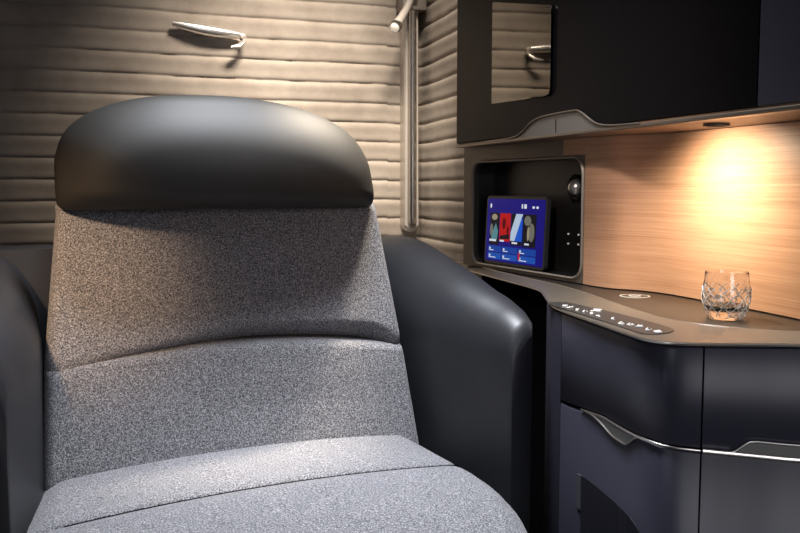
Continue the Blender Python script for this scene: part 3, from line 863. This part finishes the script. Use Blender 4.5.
# ------------------------------------------------------------------ lower cabinet
LC = Path([(.672, 1.452), (.6445, 1.372), (.637, 1.30), (.631, 1.165), (.626, 1.085), (.628, 1.045), (.640, 1.014), (.669, .997), (.722, .9785), (.778, .959), (.88, .913), (.96, .873)])
dsm = LC.near(.6835, .992)
t = thing('lower_cabinet', 'dark navy lower cabinet with drawer fronts and metal pull line under the worktop', 'cabinet', (.8, 1.2, 0))
bm = bmesh.new()
pp = [LC.at(LC.L * k / 40, 0, -.012) for k in range(41)]
pts = [(.70, 1.455)] + [(p.x, p.y) for p in pp] + [(.985, .885), (.985, 1.455)]
A = [bm.verts.new((x, y, .0)) for x, y in pts]; B = [bm.verts.new((x, y, .7952)) for x, y in pts]
bm.faces.new(A); bm.faces.new(B[::-1])
for i in range(len(pts)): bm.faces.new((A[i], B[i], B[(i + 1) % len(pts)], A[(i + 1) % len(pts)]))
wobj('body', bm, M_void, t, smooth=False)
bm = bmesh.new(); box(bm, (.775, 1.456, 0), (.985, 2.05, .7952)); wobj('gap_shade_panel', bm, M_void, t, smooth=False)  # black box stands in for the shade in the gap under the shelf
HZ = .6660
def hz(d): return interp([(0, .648), (LC.near(.637, 1.3), .651), (LC.near(.631, 1.165), .664), (LC.near(.629, 1.03), .664), (dsm, .659), (LC.near(.778, .959), .650), (LC.L, .643)], d)
d_l = LC.near(.639, 1.325)
def front(name, a, b, z0, z1, m):
    bm = bmesh.new(); n = int((b - a) / .01) + 2; rings = []
    for i in range(n):
        d = a + (b - a) * i / (n - 1); f0 = z0(d) if callable(z0) else z0; f1 = z1(d) if callable(z1) else z1
        e = .0015
        rings.append([bm.verts.new(LC.at(d, z, o)) for o, z in ((0, f0 + e), (0, f1 - e), (-e, f1), (-.012, f1), (-.012, f0), (-e, f0))])
    for x, y in zip(rings, rings[1:]):
        for i in range(6): bm.faces.new((x[i], x[(i + 1) % 6], y[(i + 1) % 6], y[i]))
    bm.faces.new(rings[0][::-1]); bm.faces.new(rings[-1]); return off(obj(name, bm, m, t, angle=50), t)
f1 = front('drawer', d_l, dsm - .0012, lambda d: hz(d) + .003, .7945, M_navy)
f2 = front('door', d_l, dsm - .0012, .09, lambda d: hz(d) - .003, M_navy)
f3 = front('drawer', dsm + .0012, LC.L, lambda d: hz(d) + .003, .7945, M_navy)
f5 = front('filler_panel', .002, d_l - .0015, .09, .7945, mat('filler_navy', (.014, .014, .021), .65, spec=.08))
f4 = front('door', dsm + .0012, LC.L, .09, lambda d: hz(d) - .003, M_navy)
# pull line
def line(a, b, n=40): return [LC.at(a + (b - a) * k / n, hz(a + (b - a) * k / n), .0012) for k in range(n + 1)]
bm = bmesh.new(); tube(bm, line(LC.near(.634, 1.235), dsm - .0012), .0014, 8, flat=1.3); pl1 = wobj('pull_line', bm, M_steel, t)
bm = bmesh.new(); tube(bm, line(dsm + .0012, LC.L), .0032, 8, flat=1.2); pl2 = wobj('pull_line', bm, M_steel, t)
def cup(ds, zs, par, tt):
    bm = bmesh.new(); P = list(zip(ds, zs))
    top = [(d, hz(d)) for d in ds]
    for k in range(len(P) - 1):
        q = [LC.at(top[k][0], top[k][1], .0018), LC.at(top[k + 1][0], top[k + 1][1], .0018), LC.at(P[k + 1][0], P[k + 1][1], .0008), LC.at(P[k][0], P[k][1], .0008)]
        q2 = [v - Vector((LC.nrm(0).x, LC.nrm(0).y, 0)) * .0 for v in [LC.at(top[k][0], top[k][1], -.003), LC.at(top[k + 1][0], top[k + 1][1], -.003), LC.at(P[k + 1][0], P[k + 1][1], -.003), LC.at(P[k][0], P[k][1], -.003)]]
        f = [bm.verts.new(v) for v in q]; g = [bm.verts.new(v) for v in q2]
        bm.faces.new(f); bm.faces.new(g[::-1])
        for i in range(4): bm.faces.new((f[i], g[i], g[(i + 1) % 4], f[(i + 1) % 4]))
    o = obj('pull_cup', bm, tt, par)
    o.matrix_parent_inverse = Matrix()
    bm = bmesh.new(); tube(bm, [LC.at(d, z, .0018) for d, z in P], .0016, 8)
    o2 = obj('pull_rim', bm, M_steel, par); o2.matrix_parent_inverse = Matrix()
M_cup = mat('cup_grey', (.09, .088, .082), .5, .2)
a0, a1 = LC.near(.6335, 1.215), LC.near(.629, 1.055)
cd = [a0 + (a1 - a0) * k / 24 for k in range(25)]
cup(cd, [hz(d) - .019 * ease((d - a0) / .10) * (1 - ease((d - (a1 - .035)) / .035)) - .0005 for d in cd], f2, M_cup)
b0 = LC.near(.712, .982); cd = [b0 + (LC.L - b0) * k / 30 for k in range(31)]
cup(cd, [hz(d) + .019 * ease((d - b0) / .032) + .0005 for d in cd], f3, M_cup)
# arched recess low on the left door, its shade painted as a dark plate
r0 = LC.near(.634, 1.24)
def ldz(pts): return pts
bm = bmesh.new()
pts = [(r0 + .005, .30), (r0 + .005, .553), (r0 + .02, .556), (r0 + .12, .553), (r0 + .165, .548), (r0 + .185, .538), (r0 + .192, .52), (r0 + .193, .30)]
tp = pts[1:-1]
for k in range(30):
    a_, b_ = [tp[0][0] + (tp[-1][0] - tp[0][0]) * q / 30 for q in (k, k + 1)]
    plate(bm, LC, [(a_, .30), (b_, .30), (b_, interp(tp, b_)), (a_, interp(tp, a_))], .0012, -.004)
bmesh.ops.remove_doubles(bm, verts=bm.verts[:], dist=1e-5); o = obj('recess_shade_panel', bm, mat('recess_shade_navy', (.014, .014, .02), .5, spec=.2), f2)
bm = bmesh.new(); plate(bm, LC, [(r0 - .010, .500), (r0 - .010, .553), (r0 + .006, .555), (r0 + .006, .500)], .0022, -.002); obj('pale_strip', bm, mat('pale_strip_grey', (.06, .06, .07), .4), f2)  # narrow paler upright strip at the left side of the dark plate
